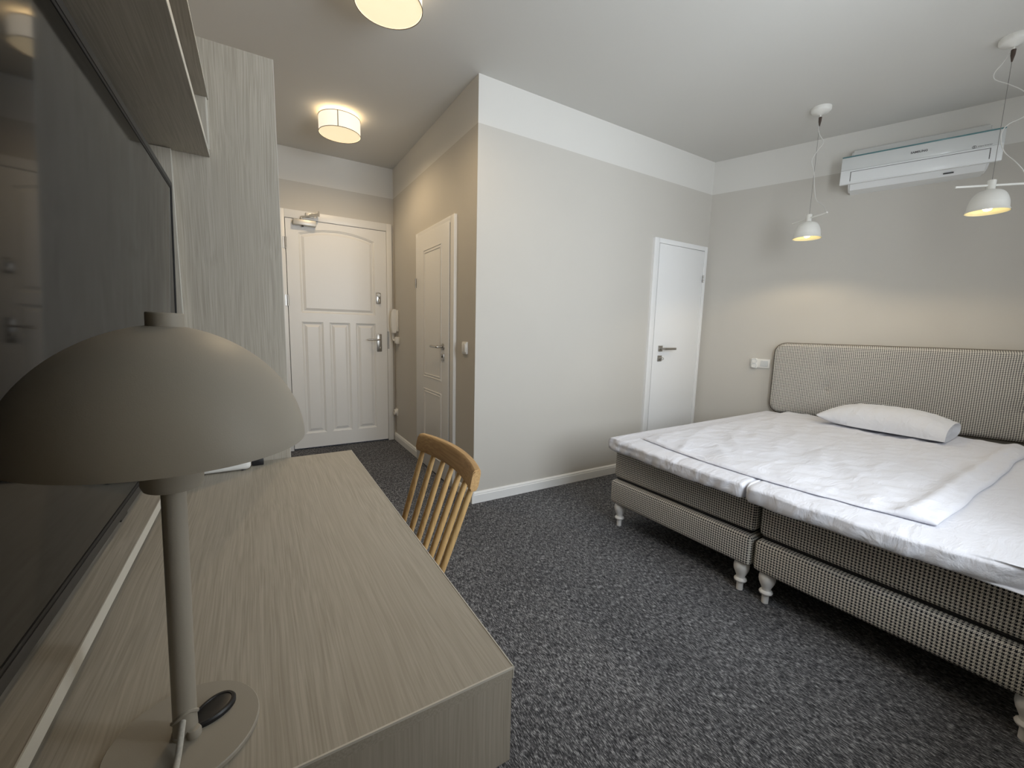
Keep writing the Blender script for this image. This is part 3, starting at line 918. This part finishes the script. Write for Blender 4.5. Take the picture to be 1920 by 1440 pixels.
# ------------------------------------------------------------------ desk
dk = thing('desk', 'pale ash wall desk under the television with a lamp on it', 'desk', (-0.08, 1.04, 0.0))
Y0, Y1, DX0, DX1 = 0.446, 1.628, -0.449, 0.287
obj('desktop', bx((DX0, Y0, .732), (DX1, Y1, .750), 0.0008, 1), M['wood_y'], dk)
bm = bmesh.new()
box(bm, (DX1 - .0006, Y0 - .0004, .7325), (DX1 + .0012, Y1, .7507))
box(bm, (DX0, Y0 - .0012, .7475), (DX1 + .0012, Y0 + .001, .7507))
obj('edge_band', bm, M['edge'], dk, smooth=False)
obj('end_panel', bx((DX0 + .01, Y0 + .0015, .600), (DX1 - .001, Y0 + .0195, .7315)), M['wood_z'], dk, smooth=False)
obj('front_apron', bx((DX1 - .020, Y0 + .020, .600), (DX1 - .002, 0.95, .7315)), M['wood_y'], dk, smooth=False)
dw = obj('drawer', bx((DX1 - .30, Y0 + .022, .602), (DX1 - .021, 0.94, .7305)), M['wood_y'], dk, smooth=False)
obj('support_panel', bx((-.44, Y0 + .02, .0), (-.40, Y1 - .002, .7315)), M['wood_y'], dk, smooth=False)

# ------------------------------------------------------------------ wardrobe
wd = thing('wardrobe', 'tall pale ash wardrobe closing the far end of the desk', 'wardrobe', (-0.18, 2.1, 0.0))
obj('side_panel', bx((-.449, 1.631, .0), (.0835, 1.649, 2.043)), M['wood_z'], wd, smooth=False)
obj('edge_band', bx((.0835, 1.6306, .0), (.0852, 1.649, 2.0435)), M['edge'], wd, smooth=False)
obj('carcass', bx((-.449, 1.649, .0), (.060, 2.545, 2.043)), M['wood_z'], wd, smooth=False)
for y0, y1 in ((1.651, 2.095), (2.099, 2.543)):
    dr = obj('wardrobe_door', bx((.061, y0, .06), (.0795, y1, 2.040)), M['wood_z'], wd, smooth=False)
    yh = y1 - .03 if y0 < 2 else y0 + .03
    obj('handle', tube([(.081, yh, .95), (.095, yh, .96), (.095, yh, 1.14), (.081, yh, 1.15)], .004, 8), M['steel'], dr)

# ------------------------------------------------------------------ television niche and shelf
nc = thing('wall_unit', 'pale ash wall niche panel framing the television above the desk', 'wall unit', (-0.3, 0.6, 0.832))
obj('back_panel', bx((-.449, -.105, .832), (-.430, 1.609, 1.711)), M['wood_y'], nc, smooth=False)
bb = obj('bottom_board', bx((-.430, -.105, .832), (-.188, 1.609, .850)), M['wood_y'], nc, smooth=False)
obj('edge_band', bx((-.188, -.105, .8318), (-.1865, 1.629, .8505)), M['edge'], bb, smooth=False)
eb = obj('end_board', bx((-.449, 1.610, .832), (-.188, 1.628, 1.711)), M['wood_z'], nc, smooth=False)
obj('edge_band', bx((-.188, 1.6095, .8505), (-.1865, 1.629, 1.711)), M['edge'], eb, smooth=False)

sh = thing('box_shelf', 'long open pale ash box shelf over the television', 'shelf', (-0.25, 0.6, 1.713))
bb = obj('bottom_board', bx((-.449, -.105, 1.713), (-.097, 1.628, 1.730)), M['wood_y'], sh, smooth=False)
obj('edge_band', bx((-.097, -.105, 1.7128), (-.0955, 1.6285, 1.7302)), M['edge'], bb, smooth=False)
tb = obj('top_board', bx((-.449, -.105, 1.875), (-.0915, 1.628, 1.881)), M['wood_y'], sh, smooth=False)
obj('edge_band', bx((-.0915, -.105, 1.8748), (-.090, 1.6285, 1.8812)), M['edge'], tb, smooth=False)
eb = obj('end_board', bx((-.449, 1.611, 1.7305), (-.097, 1.6275, 1.8745)), M['wood_z'], sh, smooth=False)
obj('edge_band', bx((-.097, 1.611, 1.7305), (-.0935, 1.6282, 1.8745)), M['edge'], eb, smooth=False)
obj('back_board', bx((-.449, -.105, 1.7305), (-.435, 1.6105, 1.8745)), M['wood_y'], sh, smooth=False)

# ------------------------------------------------------------------ television
tv = thing('television', 'large black flat television tilted forward in the wall niche', 'television', (-0.22, 0.93, 0.895))
TV0, TV1, TH = 0.316, 1.604, 0.732
def tvp(y, b, c):
    """along the set, up the face, depth behind the face"""
    return Vector((-0.2105 + b * 0.0298 - c * 0.99956, y, 0.883 + b * 0.99956 + c * 0.0298))
def tvbox(y0, y1, b0, b1, c0, c1, bm=None):
    bm = bm or bmesh.new()
    vs = [bm.verts.new(tvp(y, b, c)) for c in (c0, c1) for b in (b0, b1) for y in (y0, y1)]
    for q in ((0, 1, 3, 2), (4, 6, 7, 5), (0, 4, 5, 1), (2, 3, 7, 6), (0, 2, 6, 4), (1, 5, 7, 3)):
        bm.faces.new([vs[i] for i in q])
    return bm
BZ = 0.013
bm = bmesh.new()
tvbox(TV0, TV1, 0, 0.015, 0, .035, bm); tvbox(TV0, TV1, TH - BZ, TH, 0, .035, bm)
tvbox(TV0, TV0 + BZ, 0.015, TH - BZ, 0, .035, bm); tvbox(TV1 - 0.008, TV1, 0.015, TH - BZ, 0, .035, bm)
obj('bezel', bm, M['bezel'], tv, smooth=False)
bm = bmesh.new()
i0, i1, j0, j1 = TV0 + BZ, TV1 - .008, .015, TH - BZ
w_ = .006
tvbox(i0, i1, j0, j0 + w_, .001, .03, bm); tvbox(i0, i1, j1 - w_, j1, .001, .03, bm)
tvbox(i0, i0 + w_, j0 + w_, j1 - w_, .001, .03, bm); tvbox(i1 - w_, i1, j0 + w_, j1 - w_, .001, .03, bm)
obj('inner_bezel', bm, M['bezelin'], tv, smooth=False)
obj('screen', tvbox(i0 + w_, i1 - w_, j0 + w_, j1 - w_, .002, .030), M['tvscreen'], tv, smooth=False)
obj('rear_shell', tvbox(TV0 + .04, TV1 - .04, 0.04, TH - .04, .0355, .075), M['black'], tv, smooth=False)
obj('wall_bracket', tvbox(0.75, 1.10, 0.2, 0.5, .0755, .205), M['black'], tv, smooth=False)
obj('sensor_bump', tvbox(0.925, 0.965, -0.008, 0.002, .002, .020), M['black'], tv, smooth=False)

# ------------------------------------------------------------------ table lamp
LB = Vector((-0.0895, 0.5445, 0.7505))
tl = thing('table_lamp', 'warm grey mushroom table lamp in the foreground on the desk', 'table lamp', LB)
tx, ty = 0.0267, -0.0139
LQ = (Matrix.Rotation(tx, 3, 'Y') @ Matrix.Rotation(-ty, 3, 'X'))
def tilt(bm):
    for v in bm.verts: v.co = LQ @ v.co
    return bm
zo = 0.0065
obj('base', lathe([(0, 0), (.0708, 0), (.0718, .0012), (.0718, .0052), (.0708, .0065), (0, .0065)], (0, 0, 0), 64), M['lamp'], tl, local=True, angle=30)
pole = obj('pole', tilt(lathe([(0, zo), (.013, zo), (.013, zo + .003), (.0118, zo + .004), (.0112, zo + .02), (.0108, .300), (0, .300)], (0, 0, 0), 32)), M['lamp'], tl, local=True, angle=30)
bm = tilt(lathe([(.0112, .298), (.0245, .298), (.0265, .303), (.0272, .345), (.010, .350), (0, .350)], (0, 0, 0), 40))
obj('socket_cup', bm, M['lamp'], tl, local=True, angle=30)
R_, H_, ZR, EX = .1236, .1186, .3468, 1.846
prof = [(R_ - .0022, ZR + .0005), (R_, ZR)]
K = 36
for k in range(1, K + 1):
    a = k / K * pi / 2
    prof.append((max(R_ * max(cos(a), 0) ** (2 / EX), 0.0) if k < K else 0.0, ZR + H_ * sin(a) ** (2 / EX)))
inner = []
for k in range(K, -1, -1):
    a = k / K * pi / 2
    inner.append(((R_ - .0022) * max(cos(a), 0) ** (2 / EX) if k < K else 0.0, ZR + .0005 + (H_ - .0022) * sin(a) ** (2 / EX)))
shd = obj('lamp_shade', tilt(lathe(prof, (0, 0, 0), 96)), M['lamp'], tl, local=True, angle=50)
obj('shade_lining', tilt(lathe(inner, (0, 0, 0), 64)), M['lampin'], shd, local=True, angle=50)
bm = tilt(lathe([(0, ZR + H_ - .002), (.0155, ZR + H_ - .002), (.0155, ZR + H_ + .0110), (.0148, ZR + H_ + .012), (0, ZR + H_ + .012)], (0, 0, 0), 32))
obj('finial', bm, M['lamp'], tl, local=True, angle=30)
bm = tilt(lathe([(0, .350), (.012, .350), (.014, .375), (.022, .395), (.024, .412), (.016, .428), (0, .433)], (0, 0, 0), 24))
obj('bulb', bm, M['lampin'], tl, local=True)
# black oval touch switch on the base
bm = bmesh.new()
sw = Vector((0.0245, 0.0165, 0)); d_ = Vector((0.76, 0.64, 0)).normalized(); e_ = Vector((-d_.y, d_.x, 0))
def oval(k, z, s=1.0):
    out = []
    for i in range(36):
        a = 2 * pi * i / 36
        rx, ry = 0.0255, 0.0165
        out.append(sw + d_ * (rx * s - k) * cos(a) + e_ * (ry * s - k) * sin(a) * (1 + 0.14 * cos(a)) + Vector((0, 0, z)))
    return out
disc_ring([oval(0, .0066), oval(0, .0105), oval(.0016, .0125), oval(.0042, .0125), oval(.0046, .0116), oval(.006, .0120), oval(.0145, .0122)], bm)
obj('touch_switch', bm, M['black'], tl, local=True, angle=30)
bm = bmesh.new(); lathe([(0.0, .0066), (.0072, .0066), (.0076, .012), (.006, .0155), (0, .0165)], (.0085, -.0085, 0), 20, bm)
obj('grommet_screw', bm, M['lamp'], tl, local=True)
bm = tube([(c.x, c.y, c.z) for c in [Vector((.0118 * cos(a), .0118 * sin(a) , .0335 + .006 * cos(2 * (a + 1.2)))) for a in [(-2.55 + 2.6 * i / 14) for i in range(15)]]], .0023, 6)
obj('cable_slot_collar', bm, M['lamp'], tl, local=True)
bm = tube(spline([(.0005, -.0065, .0315), (.0, -.0135, .0285), (-.001, -.022, .020), (-.002, -.036, .0115), (-.003, -.058, .0092), (-.005, -.075, .0060), (-.010, -.10, .0030), (-.03, -.16, .0028), (-.08, -.24, .0032)]), .0031, 10)
obj('cord', bm, M['cordcloth'], tl, local=True)

# ------------------------------------------------------------------ things at the far end of the desk
t = thing('white_router', 'flat white rounded router on the desk behind the lamp shade', 'router', (-0.105, 1.575, 0.7505))
obj('router_body', soft_box((-.178, 1.535, .7525), (-.034, 1.602, .786), 0.014, 14), M['plastic'], t, angle=60)
for x in (-.16, -.055):
    for y in (1.548, 1.59):
        obj('rubber_foot', lathe([(0, 0), (.006, 0), (.005, .003), (0, .003)], (x, y, .7505), 10), M['black'], t)
t = thing('black_adapter', 'small black power adapter beside the white router', 'power adapter', (-0.015, 1.60, 0.7505))
obj('adapter_body', bx((-.032, 1.575, .7508), (.002, 1.618, .775), 0.003), M['black'], t)
obj('adapter_lead', tube(spline([(-.030, 1.606, .764), (-.045, 1.612, .760), (-.09, 1.618, .7545), (-.16, 1.616, .7535)]), .002, 6), M['black'], t)

# ------------------------------------------------------------------ chair
ch = thing('spindle_chair', 'oak spindle-back chair tucked under the desk', 'chair', (0.27, 1.19, 0.0))
CY = 1.188
def rail_x(y): return 0.520 - 0.036 * ((y - CY) / 0.222) ** 2
bm = bmesh.new()
rings = []
for i in range(21):
    y = CY - 0.223 + 0.446 * i / 20
    x = rail_x(y)
    sl = 0.21
    hz = 0.031 - 0.0015 * abs((y - CY) / .223) ** 4
    pts = []
    for k in range(20):
        a = 2 * pi * k / 20
        ca, sa = cos(a), sin(a)
        px = 0.0125 * math.copysign(abs(ca) ** 0.45, ca); pz = hz * math.copysign(abs(sa) ** 0.45, sa)
        pts.append(Vector((x + px + pz * sl, y, 0.814 + pz)))
    rings.append(pts)
disc_ring(rings, bm); bm.faces.new([v for v in bm.verts[:20]])
bmesh.ops.bevel(bm, geom=[e for e in bm.edges if len(e.link_faces) == 2 and (len(e.link_faces[0].verts) > 6) != (len(e.link_faces[1].verts) > 6)], offset=.003, segments=2, affect='EDGES')
obj('top_rail', bm, M['oak_y'], ch, angle=30)
for i in range(7):
    f = (i - 3) / 3
    yt = CY + f * 0.197; yb = CY + f * 0.165
    xt = rail_x(yt) - 0.004; xb = 0.392 - 0.018 * f * f
    pts = [(xb + (xt - xb) * s, yb + (yt - yb) * s, 0.452 + (0.795 - 0.452) * s) for s in [k / 8 for k in range(9)]]
    bm = bmesh.new()
    rr = [.0075, .0085, .0093, .0098, .010, .0098, .0095, .009, .0078]
    rg = []
    dv_ = (Vector(pts[-1]) - Vector(pts[0])).normalized()
    s_ = dv_.cross(Vector((0, 1, 0))).normalized(); u_ = s_.cross(dv_)
    for p, r in zip(pts, rr):
        rg.append([Vector(p) + s_ * r * cos(2 * pi * k / 12) + u_ * r * sin(2 * pi * k / 12) for k in range(12)])
    disc_ring(rg, bm)
    obj('spindle', bm, M['oak'], ch, angle=50)
bm = soft_box((0.0, CY - .215, .425), (.420, CY + .215, .458), 0.016, 16, lambda p, d: Vector((p.x, CY + (p.y - CY) * (1 + 0.06 * (0.2 - p.x)), p.z - (0.008 * math.exp(-((p.x - .2) ** 2 + (p.y - CY) ** 2) / .02) if d.z > .5 else 0))))
obj('seat', bm, M['oak_y'], ch, angle=60)
for (x0, y0, x1, y1) in ((.045, -.165, .005, -.195), (.045, .165, .005, .195), (.370, -.150, .440, -.185), (.370, .150, .440, .185)):
    obj('leg', tube([(x1, CY + y1, 0), (x0, CY + y0, .43)], .0125, 14, rend=.0165), M['oak'], ch)
for s in (-1, 1):
    obj('stretcher', tube([(.022, CY + s * .181, .19), (.408, CY + s * .169, .19)], .009, 10), M['oak_y'], ch)
obj('stretcher', tube([(.21, CY - .175, .19), (.21, CY + .175, .19)], .009, 10), M['oak_y'], ch)

# ------------------------------------------------------------------ ceiling drum lamps
def drum(x, y, label):
    t = thing('ceiling_lamp', label, 'ceiling lamp', (x, y, HC), 0, 'drum ceiling lamps')
    z0, z1, r = -.140, -.030, .1465
    obj('mount_plate', lathe([(0, 0), (.055, 0), (.055, -.018), (.045, -.030), (0, -.030)], (0, 0, 0), 32), M['plastic'], t, local=True)
    bm = lathe([(r, z0), (r, z1)], (0, 0, 0), 64)
    obj('drum_shade', bm, M['shade'], t, local=True, recalc=True)
    obj('diffuser', lathe([(0, z0 + .002), (r - .002, z0 + .002), (r - .002, z0 + .004), (0, z0 + .004)], (0, 0, 0), 64), M['diffuser'], t, local=True)
    for z in (z0, z1):
        obj('rim_wire', tube([((r + .001) * Vector((cos(a), sin(a), 0)) + Vector((0, 0, z))) for a in [2 * pi * i / 64 for i in range(64)]], .0022, 6, closed=True), M['rim'], t, local=True)
    a0 = radians(-104)
    obj('shade_seam', tube([((r + .0012) * Vector((cos(a0), sin(a0), 0)) + Vector((0, 0, z))) for z in (z0, z1)], .003, 6), M['rim'], t, local=True)
    bm = bmesh.new()
    for k in range(3):
        a = 2 * pi * k / 3
        tube([(.02 * cos(a), .02 * sin(a), -.025), ((r - .001) * cos(a), (r - .001) * sin(a), z1)], .002, 6, bm)
    obj('shade_spider', bm, M['steel'], t, local=True)
    for k in (0, 1):
        bm = lathe([(0, -.098), (.014, -.094), (.022, -.075), (.016, -.055), (.012, -.045), (.012, -.030), (0, -.030)], (.05 * (2 * k - 1), .02, 0), 20)
        obj('bulb', bm, M['bulb'], t, local=True)
    return t
def lamp_light(name, loc, watts, r, col=(1.0, 0.78, 0.50)):
    l = bpy.data.lights.new(name, 'POINT'); l.energy = watts; l.shadow_soft_size = r; l.color = col
    o = bpy.data.objects.new(name, l); o.location = loc; COL.objects.link(o); return o
DR = [(0.610, 3.580, 'glowing fabric drum lamp on the corridor ceiling'), (0.577, 2.085, 'glowing fabric drum lamp cut by the top of the picture')]
for x, y, lb_ in DR:
    drum(x, y, lb_)
    lamp_light('drum_lamp_light', (x, y, HC - .075), 1.5, 0.04, (1.0, 0.76, 0.47))
    sp = bpy.data.lights.new('drum_downlight', 'SPOT'); sp.energy = 17.5; sp.spot_size = radians(176); sp.spot_blend = 0.6
    sp.shadow_soft_size = 0.0; sp.color = (1.0, 0.76, 0.47)
    so = bpy.data.objects.new('drum_downlight', sp); so.location = (x, y, HC - .146); COL.objects.link(so)

# ------------------------------------------------------------------ pendants
def pendant(loc, label, ang, cord, ztop):
    x, y = loc
    t = thing('pendant_lamp', label, 'pendant lamp', (x, y, HC), 0, 'bell pendant lamps over the bed')
    P = lambda z: z - HC
    obj('ceiling_rose', lathe([(0, 0), (.060, 0), (.060, -.018), (.050, -.030), (.022, -.036), (.012, -.044), (0, -.044)], (0, 0, 0), 36), M['pend'], t, local=True)
    obj('strain_relief', lathe([(0, -.060), (.010, -.060), (.009, -.085), (.003, -.118), (0, -.118)], (0, 0, 0), 14), M['brownplug'], t, local=True)
    obj('rose_stem', lathe([(0, -.044), (.004, -.044), (.004, -.061), (0, -.061)], (0, 0, 0), 10), M['pend'], t, local=True)
    obj('suspension_wire', tube([(0, 0, -.115), (0, 0, P(2.085))], .0012, 6), M['wire'], t, local=True)
    # bell: neck, dome, skirt
    zr = P(ztop - .165)
    out = [(0.0, P(ztop)), (.016, P(ztop)), (.018, P(ztop - .004)), (.0165, P(ztop - .045)), (.022, P(ztop - .052))]
    hgt = P(ztop - .052) - zr
    rr = .088
    for k in range(1, 15):
        a = k / 14
        ang_ = a * pi / 2
        out.append((.022 + (rr * 0.93 - .022) * sin(ang_) ** 0.75, zr + hgt * (1 - a) if a > .85 else zr + hgt * cos(ang_) ** 0.9 * 0.86 + hgt * 0.14 * (1 - a)))
    out = [q for q in out if q[1] >= zr + .012] + [(rr * .955, zr + .010), (rr, zr)]
    sb_ = obj('bell_shade', lathe(out, (0, 0, 0), 48), M['pend'], t, local=True, angle=50)
    inn = [(max(r - .003, 0), z - (0 if i == len(out) - 1 else .002)) for i, (r, z) in enumerate(out) if z < P(ztop - .05)]
    inn = [(0, inn[0][1])] + inn
    obj('shade_lining', lathe(inn, (0, 0, 0), 48), M['pendin'], sb_, local=True, angle=50)
    zb_ = zr + .022
    obj('bulb', lathe([(0, zb_ - .018), (.014, zb_ - .014), (.022, zb_), (.018, zb_ + .018), (.012, zb_ + .035), (0, zb_ + .036)], (0, 0, 0), 20), M['bulb'], t, local=True)
    dx, dy = cos(ang), sin(ang)
    zb2 = P(ztop - .026)
    obj('cross_bar', tube([(-.155 * dx, -.155 * dy, zb2), (.155 * dx, .155 * dy, zb2)], .0058, 12), M['pend'], t, local=True)
    c = [(Vector(p) - Vector((x, y, HC))) for p in cord]
    c = [Vector((0, -.003, -.045))] + c + [Vector((.150 * dx, .150 * dy, zb2))]
    obj('power_cord', tube(spline(c, 6), .0022, 6), M['whitecord'], t, local=True)
    return t
C1 = [(3.4, 1.564, 2.637), (3.414, 1.532, 2.556), (3.404, 1.553, 2.516), (3.391, 1.583, 2.449), (3.399, 1.565, 2.371), (3.404, 1.554, 2.276), (3.410, 1.535, 2.178), (3.385, 1.479, 2.120)]
C2 = [(3.429, 0.703, 2.724), (3.424, 0.727, 2.675), (3.419, 0.752, 2.634), (3.421, 0.744, 2.599), (3.431, 0.696, 2.56), (3.443, 0.637, 2.502), (3.452, 0.594, 2.428), (3.446, 0.623, 2.379), (3.436, 0.67, 2.358), (3.432, 0.691, 2.323), (3.433, 0.686, 2.263), (3.437, 0.665, 2.209), (3.446, 0.623, 2.153), (3.48, 0.593, 2.10)]
pendant((3.400, 1.563), 'white bell pendant lamp left of the air conditioner', math.atan2(-.62, -.30), C1, 2.082)
pendant((3.430, 0.697), 'white bell pendant lamp with crossbar under the air conditioner', math.atan2(-.75, .67), C2, 2.082)
for x, y in ((3.400, 1.563), (3.430, 0.697)):
    sp = bpy.data.lights.new('pendant_light', 'SPOT'); sp.energy = 7.0; sp.spot_size = radians(142); sp.spot_blend = 0.35
    sp.shadow_soft_size = 0.018; sp.color = (1.0, 0.80, 0.52)
    so = bpy.data.objects.new('pendant_light', sp); so.location = (x, y, 1.914); COL.objects.link(so)
